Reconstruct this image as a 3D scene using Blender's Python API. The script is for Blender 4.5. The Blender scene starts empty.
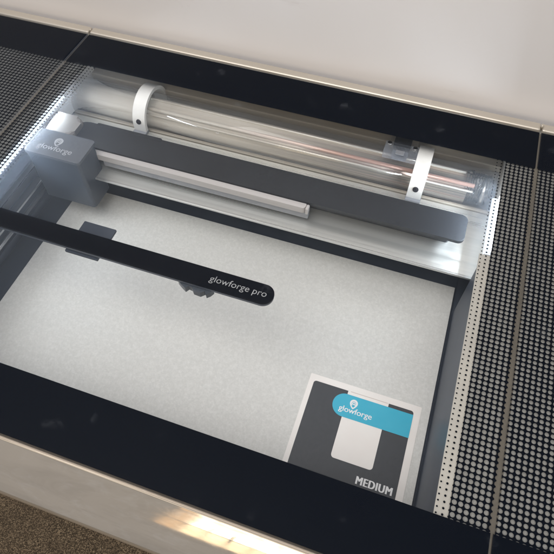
import bpy, bmesh, math, random
from mathutils import Vector, Matrix
random.seed(4)
S = 0.001                                   # every length below is in millimetres
C = bpy.context.scene.collection
R = math.radians

# ------------------------------------------------------------------ node helpers
def new_mat(name):
    m = bpy.data.materials.new(name); m.use_nodes = True
    nt = m.node_tree; nt.nodes.clear()
    out = nt.nodes.new('ShaderNodeOutputMaterial')
    return m, nt, out
class G:
    def __init__(s, nt): s.nt = nt
    def n(s, t, **k):
        x = s.nt.nodes.new(t)
        for a, v in k.items(): setattr(x, a, v)
        return x
    def link(s, a, b): s.nt.links.new(a, b)
    def val(s, sock, v):
        if isinstance(v, (int, float, tuple)): sock.default_value = v
        else: s.link(v, sock)
    def m(s, op, a, b=None, c=None, clamp=False):
        x = s.n('ShaderNodeMath', operation=op, use_clamp=clamp)
        s.val(x.inputs[0], a)
        if b is not None: s.val(x.inputs[1], b)
        if c is not None: s.val(x.inputs[2], c)
        return x.outputs[0]
    def mixc(s, f, a, b):
        x = s.n('ShaderNodeMix', data_type='RGBA')
        s.val(x.inputs[0], f); s.val(x.inputs[6], a); s.val(x.inputs[7], b)
        return x.outputs[2]
    def mixs(s, f, a, b):
        x = s.n('ShaderNodeMixShader'); s.val(x.inputs[0], f); s.link(a, x.inputs[1]); s.link(b, x.inputs[2])
        return x.outputs[0]
    def coord(s, scale=(1, 1, 1)):
        tc = s.n('ShaderNodeTexCoord'); mp = s.n('ShaderNodeMapping')
        s.link(tc.outputs['Object'], mp.inputs[0]); mp.inputs['Scale'].default_value = scale
        return mp.outputs[0]
    def noise(s, scale, detail=4, vec=None, rough=.6, dist=0):
        x = s.n('ShaderNodeTexNoise'); x.inputs['Scale'].default_value = scale
        x.inputs['Detail'].default_value = detail; x.inputs['Roughness'].default_value = rough
        x.inputs['Distortion'].default_value = dist
        s.link(vec if vec is not None else s.coord(), x.inputs['Vector'])
        return x.outputs[0]
    def rng(s, v, a, b, c=0., d=1.):
        x = s.n('ShaderNodeMapRange'); s.val(x.inputs[0], v)
        for i, q in enumerate((a, b, c, d)): x.inputs[i+1].default_value = q
        return x.outputs[0]
    def xyz(s):
        tc = s.n('ShaderNodeTexCoord'); sp = s.n('ShaderNodeSeparateXYZ'); s.link(tc.outputs['Object'], sp.inputs[0])
        return sp.outputs
    def bump(s, h, strength=.2, dist=.001):
        b = s.n('ShaderNodeBump'); b.inputs['Strength'].default_value = strength; b.inputs['Distance'].default_value = dist
        s.link(h, b.inputs['Height']); return b.outputs[0]

def c4(c): return (c[0], c[1], c[2], 1)
def pbr(name, c1, c2=None, rough=.5, metal=0., nscale=60, stretch=(1, 1, 1), rough2=None, bump=0, spec=.5, coat=0, detail=5, lo=.35, hi=.65):
    m, nt, out = new_mat(name); g = G(nt)
    b = g.n('ShaderNodeBsdfPrincipled'); g.link(b.outputs[0], out.inputs[0])
    b.inputs['Metallic'].default_value = metal; b.inputs['Roughness'].default_value = rough
    b.inputs['Specular IOR Level'].default_value = spec; b.inputs['Coat Weight'].default_value = coat
    b.inputs['Coat Roughness'].default_value = .05
    nz = g.noise(nscale, detail, g.coord(stretch))
    f = g.rng(nz, lo, hi)
    g.link(g.mixc(f, c4(c1), c4(c2 or c1)), b.inputs['Base Color'])
    if rough2 is not None: g.link(g.rng(nz, .3, .7, rough, rough2), b.inputs['Roughness'])
    if bump: g.link(g.bump(nz, bump), b.inputs['Normal'])
    return m

# ------------------------------------------------------------------ materials
M = {}
# wall paint
M['wall'] = pbr('wall_paint', (.60, .56, .53), (.63, .59, .56), rough=.6, nscale=6, bump=.02)
def mk_wall():
    m, nt, out = new_mat('wall_paint'); g = G(nt)
    b = g.n('ShaderNodeBsdfPrincipled'); g.link(b.outputs[0], out.inputs[0]); b.inputs['Roughness'].default_value = .55
    big = g.noise(2.2, 3); fine = g.noise(900, 3)
    streak = g.noise(14, 6, g.coord((.35, 1, 1.6)), .7, 1.2)
    scuff = g.rng(streak, .62, .70)
    col = g.mixc(g.rng(big, .35, .65), (.66, .62, .595, 1), (.70, .675, .67, 1))
    col = g.mixc(g.m('MULTIPLY', scuff, .22), col, (.47, .42, .39, 1))
    g.link(col, b.inputs['Base Color']); g.link(g.bump(fine, .12, .0006), b.inputs['Normal'])
    return m
M['wall'] = mk_wall()
def mk_carpet():
    m, nt, out = new_mat('speckled_carpet'); g = G(nt)
    b = g.n('ShaderNodeBsdfPrincipled'); g.link(b.outputs[0], out.inputs[0]); b.inputs['Roughness'].default_value = .95
    v = g.n('ShaderNodeTexVoronoi'); v.inputs['Scale'].default_value = 520; g.link(g.coord(), v.inputs['Vector'])
    hs = g.n('ShaderNodeSeparateColor'); g.link(v.outputs['Color'], hs.inputs[0])
    r = g.n('ShaderNodeValToRGB'); g.link(hs.outputs[0], r.inputs[0])
    e = r.color_ramp.elements; e[0].position = 0; e[0].color = (.055, .038, .02, 1); e[1].position = 1; e[1].color = (.46, .35, .22, 1)
    for p, c in ((.4, (.12, .085, .05, 1)), (.7, (.25, .18, .11, 1)), (.9, (.36, .26, .16, 1))):
        q = e.new(p); q.color = c
    col = g.mixc(g.rng(g.noise(9, 3), .35, .65, 0, .35), r.outputs[0], (.11, .075, .045, 1))
    g.link(col, b.inputs['Base Color'])
    g.link(g.bump(v.outputs['Distance'], .9, .004), b.inputs['Normal'])
    return m
M['carpet'] = mk_carpet()

def front_fresnel(g, ior):
    fr = g.n('ShaderNodeFresnel'); fr.inputs[0].default_value = ior
    ge = g.n('ShaderNodeNewGeometry')
    return g.m('MULTIPLY', fr.outputs[0], g.m('SUBTRACT', 1., ge.outputs['Backfacing']))
def mk_glass(name, dust=.03, tint=(.97, .985, 1), rough=.0, ior=1.5):
    """architectural glass: fresnel reflection over clear transmission, with a thin uneven film of dust"""
    m, nt, out = new_mat(name); g = G(nt)
    tr = g.n('ShaderNodeBsdfTransparent'); tr.inputs[0].default_value = c4(tint)
    gl = g.n('ShaderNodeBsdfGlossy'); gl.inputs['Roughness'].default_value = rough
    body = g.mixs(front_fresnel(g, ior), tr.outputs[0], gl.outputs[0])
    if dust:
        df = g.n('ShaderNodeBsdfDiffuse'); df.inputs[0].default_value = (.8, .86, .95, 1)
        tl = g.n('ShaderNodeBsdfTranslucent'); tl.inputs[0].default_value = (.8, .88, 1, 1)
        d = g.mixs(.75, df.outputs[0], tl.outputs[0])
        n1 = g.noise(9, 6, None, .65, .8); n2 = g.noise(2500, 2)
        a = g.m('MULTIPLY', g.rng(n1, .25, .75, .55, 1.35), g.rng(n2, .3, .7, .75, 1.25))
        body = g.mixs(g.m('MULTIPLY', a, dust), body, d)
    g.link(body, out.inputs[0]); return m
M['glass'] = mk_glass('lid_glass', .022)
M['tube_glass'] = mk_glass('tube_glass', .11, (.98, .97, .95), .03, 1.45)
def mk_real_glass():
    m, nt, out = new_mat('coil_glass'); g = G(nt)
    b = g.n('ShaderNodeBsdfGlass'); b.inputs['IOR'].default_value = 1.45; b.inputs['Roughness'].default_value = .02
    g.link(b.outputs[0], out.inputs[0]); return m
M['coil_glass'] = mk_real_glass()
M['clear_plastic'] = mk_glass('clear_plastic', .28, (.9, .9, .9), .1, 1.45)

PX, PY = 4.76, 4.7                           # dot pitch
CXD = -167.                                  # middle of the lid
def mk_ink():
    m, nt, out = new_mat('printed_black_ink'); g = G(nt)
    b = g.n('ShaderNodeBsdfPrincipled')
    ox = g.xyz()
    x = g.m('MULTIPLY', ox[0], 1000.); y = g.m('MULTIPLY', ox[1], 1000.)
    hu = g.m('ABSOLUTE', g.m('SUBTRACT', x, CXD))
    u = g.m('SUBTRACT', hu, 262.7)
    def cell(v, p):
        q = g.m('ADD', g.m('DIVIDE', v, p), .5)
        return g.m('SUBTRACT', g.m('SUBTRACT', q, g.m('FLOOR', q)), .5)
    fx = cell(u, PX); fy = cell(g.m('SUBTRACT', y, 119.9), PY)
    d = g.m('SQRT', g.m('ADD', g.m('MULTIPLY', fx, fx), g.m('MULTIPLY', fy, fy)))
    # hole radius (fraction of the pitch): small holes outside, growing towards the clear pane
    out_r = g.rng(u, 0., 30., .435, .40)
    out_r2 = g.m('MINIMUM', out_r, g.rng(u, 28., 34., .40, .375))
    in_r = g.rng(u, -2.38-PX*2, -2.38, .565, .515)
    inside = g.m('LESS_THAN', u, -PX*.55)
    rad = g.m('ADD', g.m('MULTIPLY', inside, in_r), g.m('MULTIPLY', g.m('SUBTRACT', 1., inside), out_r2))
    cx_ = g.m('SUBTRACT', .5, g.m('ABSOLUTE', fx)); cy_ = g.m('SUBTRACT', .5, g.m('ABSOLUTE', fy))
    dc = g.m('SQRT', g.m('ADD', g.m('MULTIPLY', cx_, cx_), g.m('MULTIPLY', cy_, cy_)))
    small = g.m('LESS_THAN', dc, g.rng(u, -2.38-PX*2, -2.38-PX, .15, .195))
    ink = g.m('ADD', g.m('MULTIPLY', inside, small), g.m('MULTIPLY', g.m('SUBTRACT', 1., inside), g.m('GREATER_THAN', d, out_r2)))
    clear = g.m('LESS_THAN', u, -2.38-PX*2.5)      # nothing printed further in
    ink = g.m('MULTIPLY', ink, g.m('SUBTRACT', 1., clear))
    # solid bands along the front and the back
    band = g.m('MAXIMUM', g.m('LESS_THAN', y, 116.4), g.m('GREATER_THAN', y, 503.2))
    # bare glass beside the seam between lid and side panel
    seam = g.m('LESS_THAN', g.m('ABSOLUTE', g.m('SUBTRACT', u, 29.7)), 1.7)
    seam = g.m('MULTIPLY', seam, g.m('SUBTRACT', 1., band))
    ink = g.m('MULTIPLY', g.m('MAXIMUM', ink, band), g.m('SUBTRACT', 1., seam))
    b.inputs['Base Color'].default_value = (.0014, .0030, .0068, 1); b.inputs['Roughness'].default_value = .8
    b.inputs['Specular IOR Level'].default_value = 0.
    tr = g.n('ShaderNodeBsdfTransparent')
    g.link(g.mixs(ink, tr.outputs[0], b.outputs[0]), out.inputs[0])
    return m
M['ink'] = mk_ink()
M['bar'] = pbr('bar_black', (.002, .0035, .007), (.003, .0045, .008), rough=.6, spec=.05)
M['bar_edge'] = pbr('bar_edge', (.05, .06, .08), rough=.3)

def mk_top_glass():
    """the polished top: gloss with finger smudges over the black print"""
    m, nt, out = new_mat('smudged_glass'); g = G(nt)
    tr = g.n('ShaderNodeBsdfTransparent')
    gl = g.n('ShaderNodeBsdfGlossy')
    body = g.mixs(front_fresnel(g, 1.17), tr.outputs[0], gl.outputs[0])
    df = g.n('ShaderNodeBsdfDiffuse'); df.inputs[0].default_value = (.8, .86, .95, 1)
    tl = g.n('ShaderNodeBsdfTranslucent'); tl.inputs[0].default_value = (.76, .85, 1, 1)
    d = g.mixs(.9, df.outputs[0], tl.outputs[0])
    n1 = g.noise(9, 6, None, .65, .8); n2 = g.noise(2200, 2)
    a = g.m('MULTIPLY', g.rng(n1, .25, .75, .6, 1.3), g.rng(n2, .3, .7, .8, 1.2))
    ox = g.xyz(); near = g.rng(g.m('ADD', ox[0], g.m('MULTIPLY', n1, .12)), -.38, -.22, 3.2, 1.)  # dust thickened to the left, painting in part of the strip's glow
    a = g.m('MULTIPLY', g.m('MULTIPLY', a, near), DUST_HAZE)
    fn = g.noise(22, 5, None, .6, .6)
    haze = g.rng(g.m('ADD', ox[0], g.m('MULTIPLY', g.m('SUBTRACT', fn, .5), .10)), -.415, -.20, 1., 0.)  # milky glow of the left strip, put into the glass as translucent haze
    haze = g.m('POWER', haze, 1.6)
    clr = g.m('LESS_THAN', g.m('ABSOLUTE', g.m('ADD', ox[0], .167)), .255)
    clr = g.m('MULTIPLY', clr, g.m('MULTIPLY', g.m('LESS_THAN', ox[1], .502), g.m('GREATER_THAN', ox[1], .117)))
    haze = g.m('ADD', haze, g.m('MULTIPLY', clr, g.rng(g.noise(5, 5, None, .7, 1.), .35, .65, .05, .20)))  # faint broad sheen over the clear pane, painted in as well
    haze = g.m('MULTIPLY', g.m('MULTIPLY', haze, g.m('LESS_THAN', ox[2], -.002)), HAZE)
    # finger marks: small curved smears
    v = g.n('ShaderNodeTexVoronoi'); v.inputs['Scale'].default_value = 32
    w = g.n('ShaderNodeVectorMath', operation='ADD')
    nn = g.n('ShaderNodeTexNoise'); nn.inputs['Scale'].default_value = 45; nn.inputs['Detail'].default_value = 3
    cc = g.coord(); g.link(cc, nn.inputs['Vector'])
    sc = g.n('ShaderNodeVectorMath', operation='SCALE'); g.link(nn.outputs['Color'], sc.inputs[0]); sc.inputs['Scale'].default_value = .035
    g.link(cc, w.inputs[0]); g.link(sc.outputs[0], w.inputs[1]); g.link(w.outputs[0], v.inputs['Vector'])
    blob = g.rng(v.outputs['Distance'], .12, .26, 1., 0.)
    gate = g.rng(g.noise(15, 2), .53, .66)
    ridg = g.rng(g.noise(160, 4, None, .7, 1.5), .42, .62)
    sm = g.m('MULTIPLY', g.m('MULTIPLY', blob, gate), ridg)
    body = g.mixs(g.m('MULTIPLY', sm, .045), body, df.outputs[0])
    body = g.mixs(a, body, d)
    body = g.mixs(haze, body, tl.outputs[0])
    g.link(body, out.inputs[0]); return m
HAZE = .15
DUST_HAZE = .006
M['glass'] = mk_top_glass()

M['case_grey'] = pbr('case_grey', (.27, .265, .245), (.31, .305, .285), rough=.6, nscale=120)
M['case_white'] = pbr('case_white', (.78, .77, .74), (.82, .81, .78), rough=.4, nscale=40)
M['case_beige'] = pbr('case_beige', (.42, .40, .36), (.46, .44, .39), rough=.35, nscale=30)
M['slate'] = pbr('slate_metal', (.045, .058, .082), (.072, .088, .118), rough=.42, nscale=14, stretch=(1, .5, 1), metal=.3, spec=.4)
M['tray'] = pbr('tray_slate', (.022, .031, .047), (.034, .044, .062), rough=.5, nscale=25, spec=.4)
M['plate'] = pbr('plate_charcoal', (.009, .011, .014), (.022, .025, .030), rough=.5, nscale=420, spec=.4, lo=.3, hi=.7)
M['steel'] = pbr('brushed_steel', (.60, .61, .60), (.72, .73, .71), rough=.22, metal=.85, nscale=22, stretch=(.12, 5, 5), rough2=.36, bump=.03)
M['steel_long'] = pbr('brushed_steel_long', (.52, .54, .56), (.66, .68, .70), rough=.24, metal=.85, nscale=22, stretch=(5, .08, 5), rough2=.38)
M['deck'] = pbr('brushed_deck', (.72, .73, .70), (.84, .84, .80), rough=.24, metal=.75, nscale=26, stretch=(.06, 6, 6), rough2=.42)
M['cream'] = pbr('cream_metal', (.34, .31, .26), (.44, .40, .34), rough=.45, metal=.2, nscale=16, stretch=(.12, 4, 4))
M['rear'] = pbr('rear_taupe', (.20, .185, .16), (.25, .235, .205), rough=.5, metal=.2, nscale=10, stretch=(.2, 3, 3))
M['white_plastic'] = pbr('white_plastic', (.72, .71, .68), (.78, .77, .74), rough=.35, nscale=60)
M['grey_plastic'] = pbr('grey_plastic', (.22, .23, .25), (.26, .27, .29), rough=.5)
M['dark_screw'] = pbr('dark_screw', (.07, .07, .08), rough=.3, metal=.6)
M['screw'] = pbr('screw_steel', (.6, .6, .6), rough=.3, metal=1)
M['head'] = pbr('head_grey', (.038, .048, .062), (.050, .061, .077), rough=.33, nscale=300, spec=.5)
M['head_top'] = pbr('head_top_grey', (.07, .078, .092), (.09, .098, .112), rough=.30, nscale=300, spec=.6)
M['seam'] = pbr('seam_strip', (.085, .075, .06), (.13, .115, .09), rough=.4, nscale=60, stretch=(1, .2, 1))
M['print_white'] = pbr('print_white', (.80, .80, .80), rough=.5)
M['print_grey'] = pbr('print_grey', (.36, .37, .38), rough=.5)
M['motor'] = pbr('motor_silver', (.20, .185, .17), (.26, .24, .22), rough=.3, metal=.3, nscale=20, stretch=(3, .4, 1))
M['acrylic'] = pbr('acrylic_bar', (.42, .40, .39), (.48, .46, .45), rough=.4, nscale=30, stretch=(.1, 3, 3))
M['front'] = pbr('front_glossy', (.5, .45, .38), (.5, .45, .38), rough=.05)
def mk_front():
    m, nt, out = new_mat('front_glossy_beige'); g = G(nt)
    b = g.n('ShaderNodeBsdfPrincipled'); g.link(b.outputs[0], out.inputs[0])
    b.inputs['Metallic'].default_value = .72
    nz = g.noise(7, 5, g.coord((.6, 1, 1)), .65, 1.0); fine = g.noise(120, 5, g.coord((.4, 1, 1)), .7, .6)
    dirt = g.rng(fine, .52, .70)
    wipe = g.rng(g.noise(26, 5, g.coord((.22, 1.6, 1.6)), .7, 1.4), .45, .66)
    col = g.mixc(g.rng(nz, .35, .65), (.56, .485, .39, 1), (.61, .53, .435, 1))
    col = g.mixc(g.m('MULTIPLY', dirt, .35), col, (.74, .68, .60, 1))
    col = g.mixc(g.m('MULTIPLY', wipe, .45), col, (.42, .365, .30, 1))
    g.link(col, b.inputs['Base Color'])
    g.link(g.m('ADD', g.rng(fine, .35, .7, .03, .09), g.m('MULTIPLY', wipe, .055)), b.inputs['Roughness'])
    g.link(g.bump(nz, .03, .002), b.inputs['Normal'])
    return m
M['front'] = mk_front()
M['lip'] = pbr('lip_edge', (.42, .36, .28), rough=.45, metal=.2)
M['rim'] = pbr('rim_tan', (.52, .47, .40), (.56, .51, .44), rough=.36, metal=.5, nscale=8, stretch=(.5, 1, 1))
def mk_paper():
    m, nt, out = new_mat('masked_sheet'); g = G(nt)
    b = g.n('ShaderNodeBsdfPrincipled'); g.link(b.outputs[0], out.inputs[0]); b.inputs['Roughness'].default_value = .8
    b.inputs['Specular IOR Level'].default_value = .2
    a = g.noise(230, 6, None, .8); f = g.noise(620, 4, None, .75)
    col = g.mixc(g.rng(a, .42, .58), (.61, .605, .575, 1), (.675, .67, .64, 1))
    col = g.mixc(g.rng(f, .42, .60, 0, .5), col, (.53, .53, .505, 1))
    v = g.n('ShaderNodeTexVoronoi'); v.inputs['Scale'].default_value = 19; g.link(g.coord(), v.inputs['Vector'])
    sp = g.m('LESS_THAN', v.outputs['Distance'], .022)
    col = g.mixc(g.m('MULTIPLY', sp, .55), col, (.25, .2, .16, 1))
    g.link(col, b.inputs['Base Color']); g.link(g.bump(f, .15, .0005), b.inputs['Normal'])
    return m
M['paper'] = mk_paper()
M['board_edge'] = pbr('board_edge', (.22, .15, .09), rough=.7)
M['label_white'] = pbr('label_white', (.80, .76, .72), (.82, .79, .75), rough=.5, nscale=60)
M['label_dark'] = pbr('label_dark', (.036, .040, .046), (.045, .049, .055), rough=.5, nscale=300)
M['label_teal'] = pbr('label_teal', (.035, .40, .56), (.045, .42, .58), rough=.45, nscale=80)
M['label_shade'] = pbr('label_shade', (.60, .53, .49), rough=.6)
M['table'] = pbr('table_laminate', (.55, .55, .58), rough=.4)
M['table_leg'] = pbr('table_leg', (.3, .3, .31), rough=.3, metal=.8)
def mk_led():
    m, nt, out = new_mat('led_diffuser'); g = G(nt)
    e = g.n('ShaderNodeEmission'); e.inputs[0].default_value = (.80, .90, 1, 1); e.inputs[1].default_value = LED
    g.link(e.outputs[0], out.inputs[0]); return m
LED = 110.
M['led'] = mk_led(); LED = 1.25; M['led_soft'] = mk_led(); LED = 50.; M['led_unseen'] = mk_led()
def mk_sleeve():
    """the inner water jacket and bore of the tube: deck glare painted as cloudy cream, reflections as pinkish and steel streaks further right"""
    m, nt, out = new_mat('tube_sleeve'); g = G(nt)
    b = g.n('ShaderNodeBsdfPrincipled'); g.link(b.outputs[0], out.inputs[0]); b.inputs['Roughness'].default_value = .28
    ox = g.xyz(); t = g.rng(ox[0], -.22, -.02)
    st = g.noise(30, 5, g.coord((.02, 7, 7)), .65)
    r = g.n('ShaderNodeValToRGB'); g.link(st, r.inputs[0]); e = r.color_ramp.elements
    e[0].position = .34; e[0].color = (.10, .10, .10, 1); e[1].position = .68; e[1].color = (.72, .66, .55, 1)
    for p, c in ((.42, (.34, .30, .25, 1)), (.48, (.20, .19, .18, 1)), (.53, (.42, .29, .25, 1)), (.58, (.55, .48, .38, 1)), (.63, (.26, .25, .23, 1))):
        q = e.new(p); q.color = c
    soft = g.mixc(g.rng(st, .35, .65), (.50, .46, .40, 1), (.62, .58, .52, 1))  # left end: glare off the deck, put into the colour
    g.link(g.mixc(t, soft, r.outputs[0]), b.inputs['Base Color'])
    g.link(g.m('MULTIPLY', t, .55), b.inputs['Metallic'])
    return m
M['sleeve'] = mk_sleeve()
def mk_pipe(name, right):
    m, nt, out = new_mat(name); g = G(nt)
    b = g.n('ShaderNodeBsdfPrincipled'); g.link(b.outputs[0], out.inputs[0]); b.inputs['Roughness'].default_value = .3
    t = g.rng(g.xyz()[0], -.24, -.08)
    g.link(g.mixc(t, (.56, .52, .46, 1), c4(right)), b.inputs['Base Color']); g.link(g.m('MULTIPLY', t, .4), b.inputs['Metallic'])  # same painted cream glare towards the left end
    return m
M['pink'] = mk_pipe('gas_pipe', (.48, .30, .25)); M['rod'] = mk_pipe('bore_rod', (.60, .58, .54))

# ------------------------------------------------------------------ mesh helpers
def link_mesh(name, bm, mat, parent=None, smooth=False):
    me = bpy.data.meshes.new(name)
    bmesh.ops.recalc_face_normals(bm, faces=bm.faces)
    bm.to_mesh(me); bm.free()
    if smooth:
        for p in me.polygons: p.use_smooth = True
    for mm in (mat if isinstance(mat, (list, tuple)) else [mat]): me.materials.append(mm)
    o = bpy.data.objects.new(name, me); C.objects.link(o)
    if parent: o.parent = parent
    if smooth:
        try:
            md = o.modifiers.new('wn', 'WEIGHTED_NORMAL'); md.keep_sharp = True
        except Exception: pass
    return o
def add_box(bm, x0, x1, y0, y1, z0, z1, bev=0., seg=2, rot=None):
    t = bmesh.new()
    vs = [t.verts.new((x*S, y*S, z*S)) for z in (z0, z1) for y in (y0, y1) for x in (x0, x1)]
    for f in ((0, 1, 3, 2), (4, 6, 7, 5), (0, 4, 5, 1), (2, 3, 7, 6), (0, 2, 6, 4), (1, 5, 7, 3)):
        t.faces.new([vs[i] for i in f])
    if bev: bmesh.ops.bevel(t, geom=list(t.edges), offset=bev*S, segments=seg, affect='EDGES', profile=.6)
    if rot: bmesh.ops.transform(t, matrix=rot, verts=t.verts)
    merge(bm, t)
def merge(bm, t):
    me = bpy.data.meshes.new('tmp'); t.to_mesh(me); t.free(); bm.from_mesh(me); bpy.data.meshes.remove(me)
def box(name, mat, parent, *a, **k):
    bm = bmesh.new(); add_box(bm, *a, **k); return link_mesh(name, bm, mat, parent)
def rounded_outline(x0, x1, y0, y1, r, n=10):
    """corner radii r = (bl, br, tr, tl)"""
    pts = []
    for (cx, cy, a0, rr) in ((x0+r[0], y0+r[0], 180, r[0]), (x1-r[1], y0+r[1], 270, r[1]), (x1-r[2], y1-r[2], 0, r[2]), (x0+r[3], y1-r[3], 90, r[3])):
        if rr <= 0: pts.append((cx, cy)); continue
        for i in range(n+1):
            a = R(a0+90*i/n); pts.append((cx+rr*math.cos(a), cy+rr*math.sin(a)))
    return pts
def add_prism(bm, pts, z0, z1, bev=0.):
    t = bmesh.new()
    lo = [t.verts.new((x*S, y*S, z0*S)) for x, y in pts]; hi = [t.verts.new((x*S, y*S, z1*S)) for x, y in pts]
    n = len(pts); t.faces.new(lo[::-1]); top = t.faces.new(hi)
    for i in range(n): t.faces.new((lo[i], lo[(i+1) % n], hi[(i+1) % n], hi[i]))
    if bev: bmesh.ops.bevel(t, geom=list(top.edges), offset=bev*S, segments=3, affect='EDGES', profile=.5)
    merge(bm, t)
def prism(name, mat, parent, pts, z0, z1, bev=0.):
    bm = bmesh.new(); add_prism(bm, pts, z0, z1, bev); return link_mesh(name, bm, mat, parent)
def add_cyl(bm, p0, p1, r0, r1=None, n=32, caps=True):
    p0, p1 = Vector(p0)*S, Vector(p1)*S; r1 = r0 if r1 is None else r1
    d = (p1-p0).normalized(); a = d.orthogonal().normalized(); b = d.cross(a)
    A = [bm.verts.new(p0+(a*math.cos(t)+b*math.sin(t))*r0*S) for t in [2*math.pi*i/n for i in range(n)]]
    B = [bm.verts.new(p1+(a*math.cos(t)+b*math.sin(t))*r1*S) for t in [2*math.pi*i/n for i in range(n)]]
    for i in range(n): bm.faces.new((A[i], A[(i+1) % n], B[(i+1) % n], B[i])).smooth = True
    if caps: bm.faces.new(A[::-1]); bm.faces.new(B)
def add_tube(bm, pts, r, n=10):
    rings = []
    for i, p in enumerate(pts):
        p = Vector(p); d = (Vector(pts[min(i+1, len(pts)-1)])-Vector(pts[max(i-1, 0)])).normalized()
        up = Vector((0, 0, 1)) if abs(d.z) < .9 else Vector((1, 0, 0))
        a = d.cross(up).normalized(); b = d.cross(a)
        rings.append([bm.verts.new((p+(a*math.cos(t)+b*math.sin(t))*r)*S) for t in [2*math.pi*k/n for k in range(n)]])
    for A, B in zip(rings, rings[1:]):
        for k in range(n): bm.faces.new((A[k], A[(k+1) % n], B[(k+1) % n], B[k])).smooth = True
    bm.faces.new(rings[0][::-1]); bm.faces.new(rings[-1])
def text(name, body, mat, parent, x, y, z, width=None, height=None, depth=.06, bold=0., shear=0., spacing=1., fat=(0,)):
    """writing as a thin raised mesh; x = left end, y = baseline"""
    cu = bpy.data.curves.new('t', 'FONT'); cu.body = body; cu.size = 1; cu.shear = shear; cu.offset = bold
    cu.space_character = spacing; cu.resolution_u = 6
    ob = bpy.data.objects.new('t', cu); C.objects.link(ob); bpy.context.view_layer.update()
    me = bpy.data.meshes.new_from_object(ob.evaluated_get(bpy.context.evaluated_depsgraph_get()))
    C.objects.unlink(ob); bpy.data.objects.remove(ob)
    xs = [v.co.x for v in me.vertices]; ys = [v.co.y for v in me.vertices]
    kx = width/(max(xs)-min(xs)); ky = kx if height is None else height/(max(ys)-min(ys))
    x_min = min(xs)
    bm = bmesh.new()
    for q, dx in enumerate(fat):
        n0 = len(bm.verts); bm.from_mesh(me); bm.verts.ensure_lookup_table()
        for v in bm.verts[n0:]: v.co = Vector(((x+dx+(v.co.x-x_min)*kx)*S, (y+v.co.y*ky)*S, (z+.006*q)*S))
    ex = bmesh.ops.extrude_face_region(bm, geom=list(bm.faces))
    for v in [g_ for g_ in ex['geom'] if isinstance(g_, bmesh.types.BMVert)]: v.co.z += depth*S
    bpy.data.meshes.remove(me)
    return link_mesh(name, bm, mat, parent)
def add_ring(bm, cx, cy, r0, r1, z0, z1, a0=0, a1=360, n=28, pin=0):
    """flat ring sector; pin>0 pulls the bottom to a point like a map pin"""
    full = abs(a1-a0) >= 360
    def P(r, a, z):
        x, y = r*math.cos(a), r*math.sin(a)
        if pin and y < 0: y *= (1+pin*(1-abs(math.cos(a)))**1.0)
        return bm.verts.new(((cx+x)*S, (cy+y)*S, z*S))
    rows = []
    for i in range(n if full else n+1):
        a = R(a0+(a1-a0)*i/n); rows.append([P(r0, a, z0), P(r1, a, z0), P(r1, a, z1), P(r0, a, z1)])
    m_ = len(rows)
    for i in range(m_ if full else m_-1):
        A, B = rows[i], rows[(i+1) % m_]
        for k in range(4): bm.faces.new((A[k], A[(k+1) % 4], B[(k+1) % 4], B[k]))
def emblem(mat, parent, cx, cy, z, r, th=.13, depth=.06):
    bm = bmesh.new()
    add_ring(bm, cx, cy, r*(1-th*1.2), r, z, z+depth*S/S, pin=.55)
    add_ring(bm, cx, cy, r*(.62-th*.5), r*(.62+th*.5), z, z+depth, -60, 240, pin=.2)
    add_ring(bm, cx, cy, r*(.28-th*.4), r*(.28+th*.6), z, z+depth)
    return link_mesh('emblem', bm, mat, parent)
def thing(name, label, cat, loc=(0, 0, 0), group=None):
    o = bpy.data.objects.new(name, None); C.objects.link(o); o.empty_display_size = .05
    o.location = loc; o['label'] = label; o['category'] = cat
    if group: o['group'] = group
    return o
def struct(o): o['kind'] = 'structure'; return o

# ------------------------------------------------------------------ setting
WALL_Y = 592
struct(box('wall', M['wall'], None, -2600, 2600, WALL_Y, WALL_Y+80, -800, 1900))
struct(box('floor', M['carpet'], None, -2600, 2600, -2600, WALL_Y-1, -850, -800))

# ------------------------------------------------------------------ table under the machine (almost hidden)
tb = thing('table', 'pale laminate table standing on the brown carpet under the machine', 'table')
box('tabletop', M['table'], tb, -620, 290, 95, 610, -250, -216, bev=2)
for x in (-590, 240):
    for y in (120, 560): box('leg', M['table_leg'], tb, x, x+30, y, y+30, -800, -250.5, bev=3)

# ------------------------------------------------------------------ the machine
LC = thing('laser_cutter', 'large desktop laser cutter with black-bordered glass lid and dotted sides, against the pale wall', 'laser cutter')
X0, X1 = -459., 125.          # seams
IL, IR = -451., 87.           # inner faces of the side walls
OL, OR = -650., 316.          # outer edges of the top
YF, YB = 60., 563.

# outer shell, built as separate blocks round the well
box('side_housing', M['case_grey'], LC, 100.2, OR, YF+6, YB+10, -200, -8.7, bev=.6)
box('side_housing', M['case_grey'], LC, OL, -453.2, YF+6, YB+10, -200, -8.7, bev=.6)
box('side_ledge', M['case_grey'], LC, 93.5, OR, YF+5, YB+9, -8.5, -5.7)
box('side_ledge', M['case_grey'], LC, OL, -438, YF+5, YB+9, -8.5, -5.7)
# side walls under the edge of the glass
def wall_x(name, xs, xb):
    bm = bmesh.new()
    # front section: wall top just under the glass
    add_box(bm, min(xs, xb), max(xs, xb), 90, 372, -128, -7.0, bev=.6)
    return link_mesh(name, bm, M['slate'], LC)
wall_x('inner_wall', IR, 93.4)
box('wall_core', M['slate'], LC, 93.45, 99.9, 67, 372, -128, -8.8)
box('inner_wall', M['slate'], LC, -452.8, IL, 67, 545, -128, -8.8, bev=.3)
# pale ledges on top of the side walls, seen through the thinning dots
box('wall_cap', M['case_beige'], LC, 82.6, 93.4, 90, 370, -6.9, -5.4, bev=.3)
# back corner walls, white and close to the lamps
box('corner_wall', M['case_white'], LC, 97.5, 99.9, 372.5, 545, -90, -8.8)
box('corner_wall', M['case_white'], LC, IL+.2, IL+1.5, 376, 540, -60, -9.5)
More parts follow.
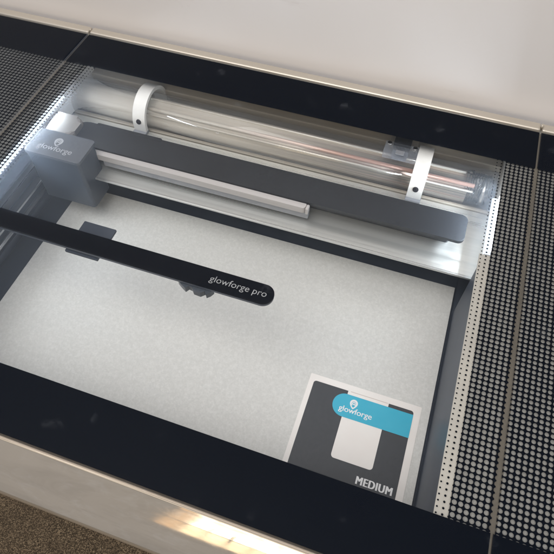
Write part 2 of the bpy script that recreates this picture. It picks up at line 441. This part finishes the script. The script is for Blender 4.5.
# base, front and back blocks
box('base_pan', M['slate'], LC, -452.9, 99.9, 66.5, 572, -200, -129.5)
box('front_block', M['slate'], LC, -450.8, 93.2, 66.5, 89.5, -129, -6)
box('back_block', M['rear'], LC, -450.8, 97.3, 546, 572.5, -129, -9)
# rim along the back edge of the top
bm = bmesh.new()
add_box(bm, OL, X0-.8, YB+.9, YB+13, -14, -.4, bev=2.5, seg=3)
add_box(bm, X0+.8, X1-.8, YB+.9, YB+13, -14, -.2, bev=2.5, seg=3)
add_box(bm, X1+.8, OR, YB+.9, YB+13, -14, -.4, bev=2.5, seg=3)
link_mesh('back_rim', bm, M['rim'], LC)
box('back_panel', M['case_white'], LC, OL, OR, YB+13.2, YB+18, -205, -8, bev=1)
for px, pt in ((X1, 3.2), (X0, 1.2)):
    bm = bmesh.new(); add_cyl(bm, (px, YB+6, -2), (px, YB+6, pt), 1.5, n=16)
    link_mesh('hinge_pin', bm, M['rim'], LC)

# -- lid
LID = None
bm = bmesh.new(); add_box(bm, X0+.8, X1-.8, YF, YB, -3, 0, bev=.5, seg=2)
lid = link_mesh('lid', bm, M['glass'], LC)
bm = bmesh.new(); bmesh.ops.create_grid(bm, x_segments=1, y_segments=1, size=.5)
for v in bm.verts: v.co = Vector(((X0+.9 if v.co.x < 0 else X1-.9)*S, (YF+.7 if v.co.y < 0 else YB-.5)*S, -3.3*S))
link_mesh('printed_border', bm, M['ink'], lid)
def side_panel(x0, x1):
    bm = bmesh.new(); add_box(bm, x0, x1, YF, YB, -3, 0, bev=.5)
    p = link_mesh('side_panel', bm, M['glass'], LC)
    bm = bmesh.new(); bmesh.ops.create_grid(bm, x_segments=1, y_segments=1, size=.5)
    for v in bm.verts: v.co = Vector(((x0+.1 if v.co.x < 0 else x1-.1)*S, (YF+.7 if v.co.y < 0 else YB-.5)*S, -3.3*S))
    link_mesh('printed_border', bm, M['ink'], p)
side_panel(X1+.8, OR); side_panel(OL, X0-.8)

for sx in (X0, X1): box('seam_strip', M['seam'], LC, sx-3.6, sx+3.6, YF+4, YB-1, -5.5, -4.4, bev=.3)
# bar under the glass with its rounded end and writing
pts = rounded_outline(X0+2, -91.5, 245.2, 266.4, (0, 10.5, 10.5, 0), 14)
bar = prism('lid_bar', M['bar'], lid, pts, -5.4, -3.4)
pts = rounded_outline(X0+3, -91.8, 245.0, 266, (0, 10.4, 10.4, 0), 14)
prism('lid_bar_base', M['bar_edge'], lid, pts, -8.2, -5.5)
text('lettering', 'glowforge pro', M['print_grey'], bar, -155.5, 252.8, -3.38, width=57, shear=.06, depth=.05, bold=-.004)
# camera housing behind the bar
bm = bmesh.new()
add_prism(bm, rounded_outline(-308, -271.5, 243.6, 283.5, (.6, .6, .6, .6), 4), -13, -10.7)
link_mesh('camera_housing', bm, M['tray'], lid)
# toothed clip under the bar
bm = bmesh.new()
pr = [(-185.5, 249), (-181, 246), (-175.5, 243), (-173.5, 246.5), (-170, 246), (-167, 243), (-160, 242.5), (-156.5, 246), (-154, 243), (-151, 246), (-149, 250), (-160, 252)]
add_prism(bm, [(x, y-2.2) for x, y in pr], -16, -9)
link_mesh('cable_clip', bm, M['head'], lid)

# -- curved glossy front of the lid
prof = [(59.6, -1.0), (59.3, -1.2), (57.6, -2.25), (54.6, -4.15), (51.6, -6.2), (48.6, -8.5), (45.8, -10.9), (43.2, -13.3), (40, -16.4), (36.5, -19.9), (33, -23.5), (30.2, -26.5), (28.2, -29), (27.2, -31.5), (27.2, -35), (28.6, -37.5)]
bm = bmesh.new(); N = 60; rows = []
for i in range(N+1):
    x = OL+(OR-OL)*i/N; row = []
    for (y, z) in prof: row.append(bm.verts.new((x*S, (y-2*math.sin((x-OL)/(OR-OL)*math.pi)*(-z/38))*S, z*S)))
    for (y, z) in [(y, z) for y, z in reversed(prof)]:
        row.append(bm.verts.new((x*S, (y+4-2*math.sin((x-OL)/(OR-OL)*math.pi)*(-z/38))*S, (z-1.5)*S)))
    rows.append(row)
for A, B in zip(rows, rows[1:]):
    n = len(A)
    for k in range(n): bm.faces.new((A[k], A[(k+1) % n], B[(k+1) % n], B[k]))
bm.faces.new(rows[0]); bm.faces.new(rows[-1][::-1])
fr = link_mesh('front_cover', bm, M['front'], LC)
for p in fr.data.polygons: p.use_smooth = True
box('front_lip', M['lip'], LC, OL, OR, YF-.9, YF-.15, -2.6, -.15, bev=.3)
# lower white shell under the curved front
bm = bmesh.new()
edge = [(x, 28.6-4.6*math.exp(-((x-40)/150.)**2)) for x in range(-600, 301, 20)]
add_prism(bm, edge+[(300, 66), (-600, 66)], -44, -39)
link_mesh('front_shell', bm, M['case_white'], LC)

box('front_housing', M['case_white'], LC, -600, 300, 47, 66, -205, -44.5, bev=2)

# -- tray floor: lifts out
tr = box('crumb_tray', M['tray'], None, IL+1, IR-.6, 91, 480, -129.3, -128, bev=.3)
tr['label'] = 'dark slate metal tray forming the floor of the bed, showing around the pale sheet'; tr['category'] = 'tray'

# -- side rails along the left and right inner walls
box('side_rail', M['steel_long'], LC, IL+.1, IL+13, 92, 372, -60, -54, bev=.8)
box('side_rail', M['steel_long'], LC, IL+.1, IL+10, 92, 372, -84, -81, bev=.5)
box('side_rail', M['slate'], LC, IL+.1, IL+12, 92, 372, -46, -42, bev=.8)
box('side_rail', M['slate'], LC, IL+.1, IL+9, 92, 372, -110, -106, bev=.5)
bm = bmesh.new(); add_cyl(bm, (IL+13, 92, -92), (IL+13, 372, -92), 2.4, n=16); link_mesh('guide_rod', bm, M['steel_long'], LC)
box('drive_belt', M['plate'], LC, IL+13.5, IL+15, 92, 372, -62, -52)

# -- rear deck, rail, plate
DZ = -62
bm = bmesh.new()
add_box(bm, IL, 97.2, 380.5, 475, DZ-4, DZ, bev=.8)
deck = link_mesh('rear_deck', bm, M['deck'], LC)
bm = bmesh.new()
add_box(bm, IL+2, 97, 380.0, 380.4, DZ-3.8, DZ-2, bev=.1)
add_box(bm, IL+2, 97, 378.6, 381.8, DZ-1.8, DZ+.6, bev=.4)
link_mesh('rail_edge', bm, M['steel'], LC)
box('deck_apron', M['tray'], LC, IL+.1, 92, 436, 440, -128.5, DZ-4.2)
# charcoal plate
pts = rounded_outline(-412, 70.5, 403, 441, (1, 7, 7, 14), 8)
plate = prism('cover_plate', M['plate'], LC, pts, -39, -35, bev=.6)
pts = rounded_outline(-400, 58, 419, 437, (1, 4, 6, 12), 8)
prism('plate_skirt', M['plate'], LC, pts, DZ+.3, -39.2)
bm = bmesh.new(); add_prism(bm, rounded_outline(-388, -300, 438, 443, (1, 1, 2, 2), 4), -38.5, -34.6, bev=.5)
link_mesh('plate_tab', bm, M['plate'], LC)
# clear light bar in front of the plate
lb = prism('light_bar', M['acrylic'], LC, rounded_outline(-372, -103.5, 395.3, 402.6, (.5, 3.5, .5, .5), 6), -46, -37.5, bev=.5)
box('end_block', M['acrylic'], LC, -103.3, -99.5, 394.8, 402.6, -47, -37.3, bev=1.6, seg=3)
box('light_bar_bracket', M['grey_plastic'], LC, -360, -100, 397, 402.7, -56, -46.3, bev=.5)

# -- trough and laser tube
AY, AZ, TR = 500.5, -52., 25.
bm = bmesh.new()
add_box(bm, IL+.5, 97.2, 476, 480, -84, DZ+1.5, bev=.8)
add_box(bm, IL+.5, 97.2, 480.2, 545.5, -88, -84.2)
link_mesh('tube_trough', bm, M['cream'], LC)
bm = bmesh.new(); add_box(bm, IL+.5, 97.2, 533, 545.6, -84, -40, bev=1.5)
link_mesh('rear_ledge', bm, M['cream'], LC)
bm = bmesh.new(); add_cyl(bm, (-449, AY, AZ), (93, AY, AZ), TR, n=64)
tube = link_mesh('laser_tube', bm, M['tube_glass'], LC)
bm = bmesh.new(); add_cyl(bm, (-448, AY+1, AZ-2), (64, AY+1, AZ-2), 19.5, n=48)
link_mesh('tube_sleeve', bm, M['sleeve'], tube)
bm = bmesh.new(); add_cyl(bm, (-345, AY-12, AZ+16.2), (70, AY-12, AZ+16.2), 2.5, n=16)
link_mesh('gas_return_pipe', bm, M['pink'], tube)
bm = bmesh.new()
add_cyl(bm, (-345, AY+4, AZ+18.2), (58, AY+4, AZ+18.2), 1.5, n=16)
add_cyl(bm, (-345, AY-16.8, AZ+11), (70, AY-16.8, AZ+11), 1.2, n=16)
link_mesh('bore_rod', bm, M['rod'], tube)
# blown-glass coil and end fittings
bm = bmesh.new()
pts = []
for i in range(121):
    a = i/12*2*math.pi; pts.append((60+i*.24, AY+15*math.cos(a), AZ+2+18*math.sin(a)))
add_tube(bm, pts, 1.5)
add_tube(bm, [(x+3, AY+(y-AY)*.55, AZ+4+(z-AZ)*.6) for x, y, z in pts], 1.2)
link_mesh('glass_coil', bm, M['coil_glass'], tube, smooth=True)
bm = bmesh.new()
for cx, cy, cz, r in ((64, AY+6, AZ+17, 5), (74, AY-6, AZ+16, 6), (80, AY+9, AZ+12, 5), (70, AY-15, AZ+8, 4.5), (83, AY-13, AZ+6, 5.5)):
    t = bmesh.new(); bmesh.ops.create_icosphere(t, subdivisions=3, radius=r*S, matrix=Matrix.Translation((cx*S, cy*S, cz*S))); merge(bm, t)
link_mesh('glass_bulb', bm, M['coil_glass'], tube, smooth=True)
bm = bmesh.new()
add_cyl(bm, (62, AY, AZ), (82, AY, AZ), 8, n=24); add_cyl(bm, (80, AY, AZ), (84.5, AY, AZ), 17, n=48)
for k in range(5):
    a = R(20+k*32); add_cyl(bm, (72+k*2.2, AY+12*math.cos(a), AZ+12*math.sin(a)), (76+k*2.2, AY+14*math.cos(a), AZ+14*math.sin(a)), 2.1, n=12)
link_mesh('electrode', bm, M['screw'], tube)

def clamp(cx):
    w = 8.5; CY, CZ = 502.5, -51.5; ro, ri = 33., 28.5
    bm = bmesh.new(); n = 36; rows = []
    def ring(y, z, y2, z2):
        return [bm.verts.new((x*S, yy*S, zz*S)) for x, yy, zz in ((cx-w, y, z), (cx+w, y, z), (cx+w, y2, z2), (cx-w, y2, z2))]
    rows.append(ring(CY-ro-.2, -59.5, CY-ri, -59.5))
    for i in range(n+1):
        a = math.pi-math.pi*i/n
        rows.append(ring(CY+ro*math.cos(a), CZ+ro*math.sin(a), CY+ri*math.cos(a), CZ+ri*math.sin(a)))
    rows.append(ring(CY+ro, -80, CY+ri, -80))
    for A, B in zip(rows, rows[1:]):
        for k in range(4): bm.faces.new((A[k], A[(k+1) % 4], B[(k+1) % 4], B[k]))
    bm.faces.new(rows[0]); bm.faces.new(rows[-1][::-1])
    bmesh.ops.bevel(bm, geom=[e for e in bm.edges if e.calc_face_angle(0) > 1.2], offset=.8*S, segments=2, affect='EDGES')
    cl = link_mesh('tube_clamp', bm, M['white_plastic'], LC)
    box('clamp_foot', M['grey_plastic'], cl, cx-w-.5, cx+w+.5, CY-ro-4.5, CY-ri+1, DZ+.2, -58.6, bev=.6)
    a = math.pi-R(12); ny, nz = math.cos(a), math.sin(a)
    bm = bmesh.new(); py, pz = CY+(ro-.6)*ny, CZ+(ro-.6)*nz
    add_cyl(bm, (cx, py, pz), (cx, py+1.5*ny, pz+1.5*nz), 3.6, 3.3, n=24)
    add_cyl(bm, (cx, py+1.4*ny, pz+1.4*nz), (cx, py+2.4*ny, pz+2.4*nz), 2.2, n=6)
    link_mesh('screw', bm, M['dark_screw'], cl)
clamp(-348.); clamp(7.5)

# clear bracket with two screws and its dark connector, above the tube
br = prism('clear_bracket', M['clear_plastic'], LC, rounded_outline(-40, -1, 487, 512.5, (2, 2, 2, 2), 5), -23.5, -20)
for x in (-35.5, -5.5):
    bm = bmesh.new(); add_cyl(bm, (x, 508, -19.8), (x, 508, -18.2), 2.6, n=20)
    link_mesh('screw', bm, M['screw'], br)
bm = bmesh.new(); add_box(bm, -31, -11, 507, 528, -25, -16.5, bev=1); link_mesh('connector', bm, M['plate'], br)
bm = bmesh.new(); add_box(bm, -30, -12, 489, 504, -24.5, -23.8, bev=.1); add_box(bm, -26, -16, 492.5, 499, -19.9, -18.6, bev=.3)
link_mesh('circuit_board', bm, M['grey_plastic'], br)
box('bracket_arm', M['cream'], LC, -37, -3, 513, 546, -29, -26, bev=.5)

# -- print head with the silver motor behind it
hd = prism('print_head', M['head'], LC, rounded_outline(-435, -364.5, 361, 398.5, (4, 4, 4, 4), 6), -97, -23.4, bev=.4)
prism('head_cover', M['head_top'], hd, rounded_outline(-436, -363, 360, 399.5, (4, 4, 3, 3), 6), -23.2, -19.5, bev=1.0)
box('head_base', M['plate'], hd, -436, -370, 366, 396, -101, -97.3, bev=1)
text('lettering', 'glowforge', M['print_grey'], hd, -424, 369.6, -19.45, width=45, depth=.1)
emblem(M['print_grey'], hd, -403, 385, -19.45, 5.2, th=.2, depth=.1)
bm = bmesh.new()
add_prism(bm, rounded_outline(-442.4, -402, 404, 439, (2, 10, 10, 2), 8), -60, -28, bev=5)
link_mesh('head_motor', bm, M['motor'], LC)
# carriage under the head
box('carriage', M['plate'], LC, -436, -380, 399.8, 412, -60, -42, bev=1.5)

# -- lamps of the machine, plus stronger unseen emitters
box('led_strip', M['led_soft'], LC, -450.8, -442.8, 235, 462, -26, -22.5, bev=.8)
box('led_strip', M['led_unseen'], LC, -450.8, -448.5, 240, 455, -17, -10.5, bev=.4)  # added emitter, unseen under the ledge, there to light the glass haze
box('led_strip', M['led_soft'], LC, 89.5, 97.2, 384, 466, -27, -24, bev=.8)

box('led_strip', M['led'], LC, 94.8, 97.2, 386, 462, -18, -10.5, bev=.4)  # stronger unseen twin of that strip, tucked under the ledge to whiten the deck

# ------------------------------------------------------------------ sheet on the tray
sh = thing('material_sheet', 'pale paper-masked sheet lying flat in the bed with a dark label on it', 'sheet', (0, 0, 0))
box('board', M['board_edge'], sh, -418.8, 83.8, 103, 407.8, -127.9, -125.4)
box('masking_paper', M['paper'], sh, -419, 84, 102.8, 408, -125.3, -125.0)
Z = -124.9
card = prism('label_card', M['label_white'], sh, rounded_outline(-46, 75, 98, 247.6, (1, 1, 1, 1), 3), Z, Z+.25)
Z += .32
bm = bmesh.new()
add_prism(bm, rounded_outline(-40.6, 67.8, 104, 240.6, (3, 3, 3, 3), 6), Z, Z+.05)
link_mesh('dark_panel', bm, M['label_dark'], card)
prism('blank_patch', M['label_white'], card, rounded_outline(-2, 40.6, 167.5, 212, (3.5, 3.5, 0, 0), 6), Z+.1, Z+.15)
prism('top_tab', M['label_white'], card, rounded_outline(-2.7, 41.2, 232, 242.5, (0, 0, 0, 0)), Z+.1, Z+.15)
prism('tab_shade', M['label_shade'], card, rounded_outline(0, 40.2, 240.0, 240.8, (0, 0, 0, 0)), Z+.2, Z+.24)  # thin shadow along the tab's edge, painted as a strip
prism('colour_band', M['label_teal'], card, rounded_outline(-15.2, 67.9, 211, 236.6, (12.7, 0, 0, 12.7), 14), Z+.3, Z+.36)
text('lettering', 'glowforge', M['print_white'], card, -7.4, 217.2, Z+.45, width=35, depth=.04, fat=(-.12, .12))
emblem(M['print_white'], card, 6.4, 228.6, Z+.45, 4.2, th=.22, depth=.04)
text('lettering', 'MEDIUM', M['print_white'], card, 28.2, 150.4, Z+.12, width=35.2, height=7.6, depth=.05, spacing=1.12, fat=(-.45, -.15, .15, .45))

# ------------------------------------------------------------------ light
def area(name, loc, target, sx, sy, power, col=(1, 1, 1)):
    l = bpy.data.lights.new(name, 'AREA'); l.shape = 'RECTANGLE'; l.size = sx; l.size_y = sy; l.energy = power; l.color = col
    o = bpy.data.objects.new(name, l); C.objects.link(o); o.location = loc
    o.rotation_euler = (Vector(target)-Vector(loc)).to_track_quat('-Z', 'Y').to_euler()
    return o
area('overhead_fill', (-.5, -.35, 1.7), (-.15, .3, 0), 2.0, 1.2, 33, (1, .975, .95))  # added softbox overhead, out of view, for the general light
# a window far behind the photographer, as panes
wx0, wz0 = -.60, .62
for i in range(19):
    for j in range(2):
        # the left end of the window is dimmer and more orange
        e, c = ((.16, (1, .62, .28)) if i < 1 else (.42, (1, .80, .52)) if j == 0 else (.80, (1, .88, .68)))
        area('window_pane', (wx0+.108*i, -2.05, wz0+.13+.50*j), (wx0+.108*i, 0, wz0+.13+.50*j), .092, .47, e, c)
w = bpy.data.worlds.new('World'); bpy.context.scene.world = w; w.use_nodes = True
bg = w.node_tree.nodes['Background']; bg.inputs[0].default_value = (.74, .80, .92, 1); bg.inputs[1].default_value = .34

# ------------------------------------------------------------------ camera
yaw, pitch, roll = 0.3323263806787019, 0.5850052073295354, -0.0017252393813134163
cam = bpy.data.cameras.new('camera'); co = bpy.data.objects.new('camera', cam); C.objects.link(co)
co.matrix_world = Matrix.Translation((0, 0, .44)) @ Matrix.Rotation(yaw, 4, 'Z') @ Matrix.Rotation(pitch, 4, 'X') @ Matrix.Rotation(roll, 4, 'Z')
cam.sensor_width = 36; cam.lens = 36*560/554; cam.clip_start = .01; cam.clip_end = 50
sc = bpy.context.scene; sc.camera = co
sc.view_settings.view_transform = 'Standard'; sc.view_settings.look = 'None'; sc.view_settings.gamma = 1
sc.view_settings.exposure = 0
sc.render.engine = 'CYCLES'
sc.cycles.transparent_max_bounces = 16; sc.cycles.max_bounces = 8
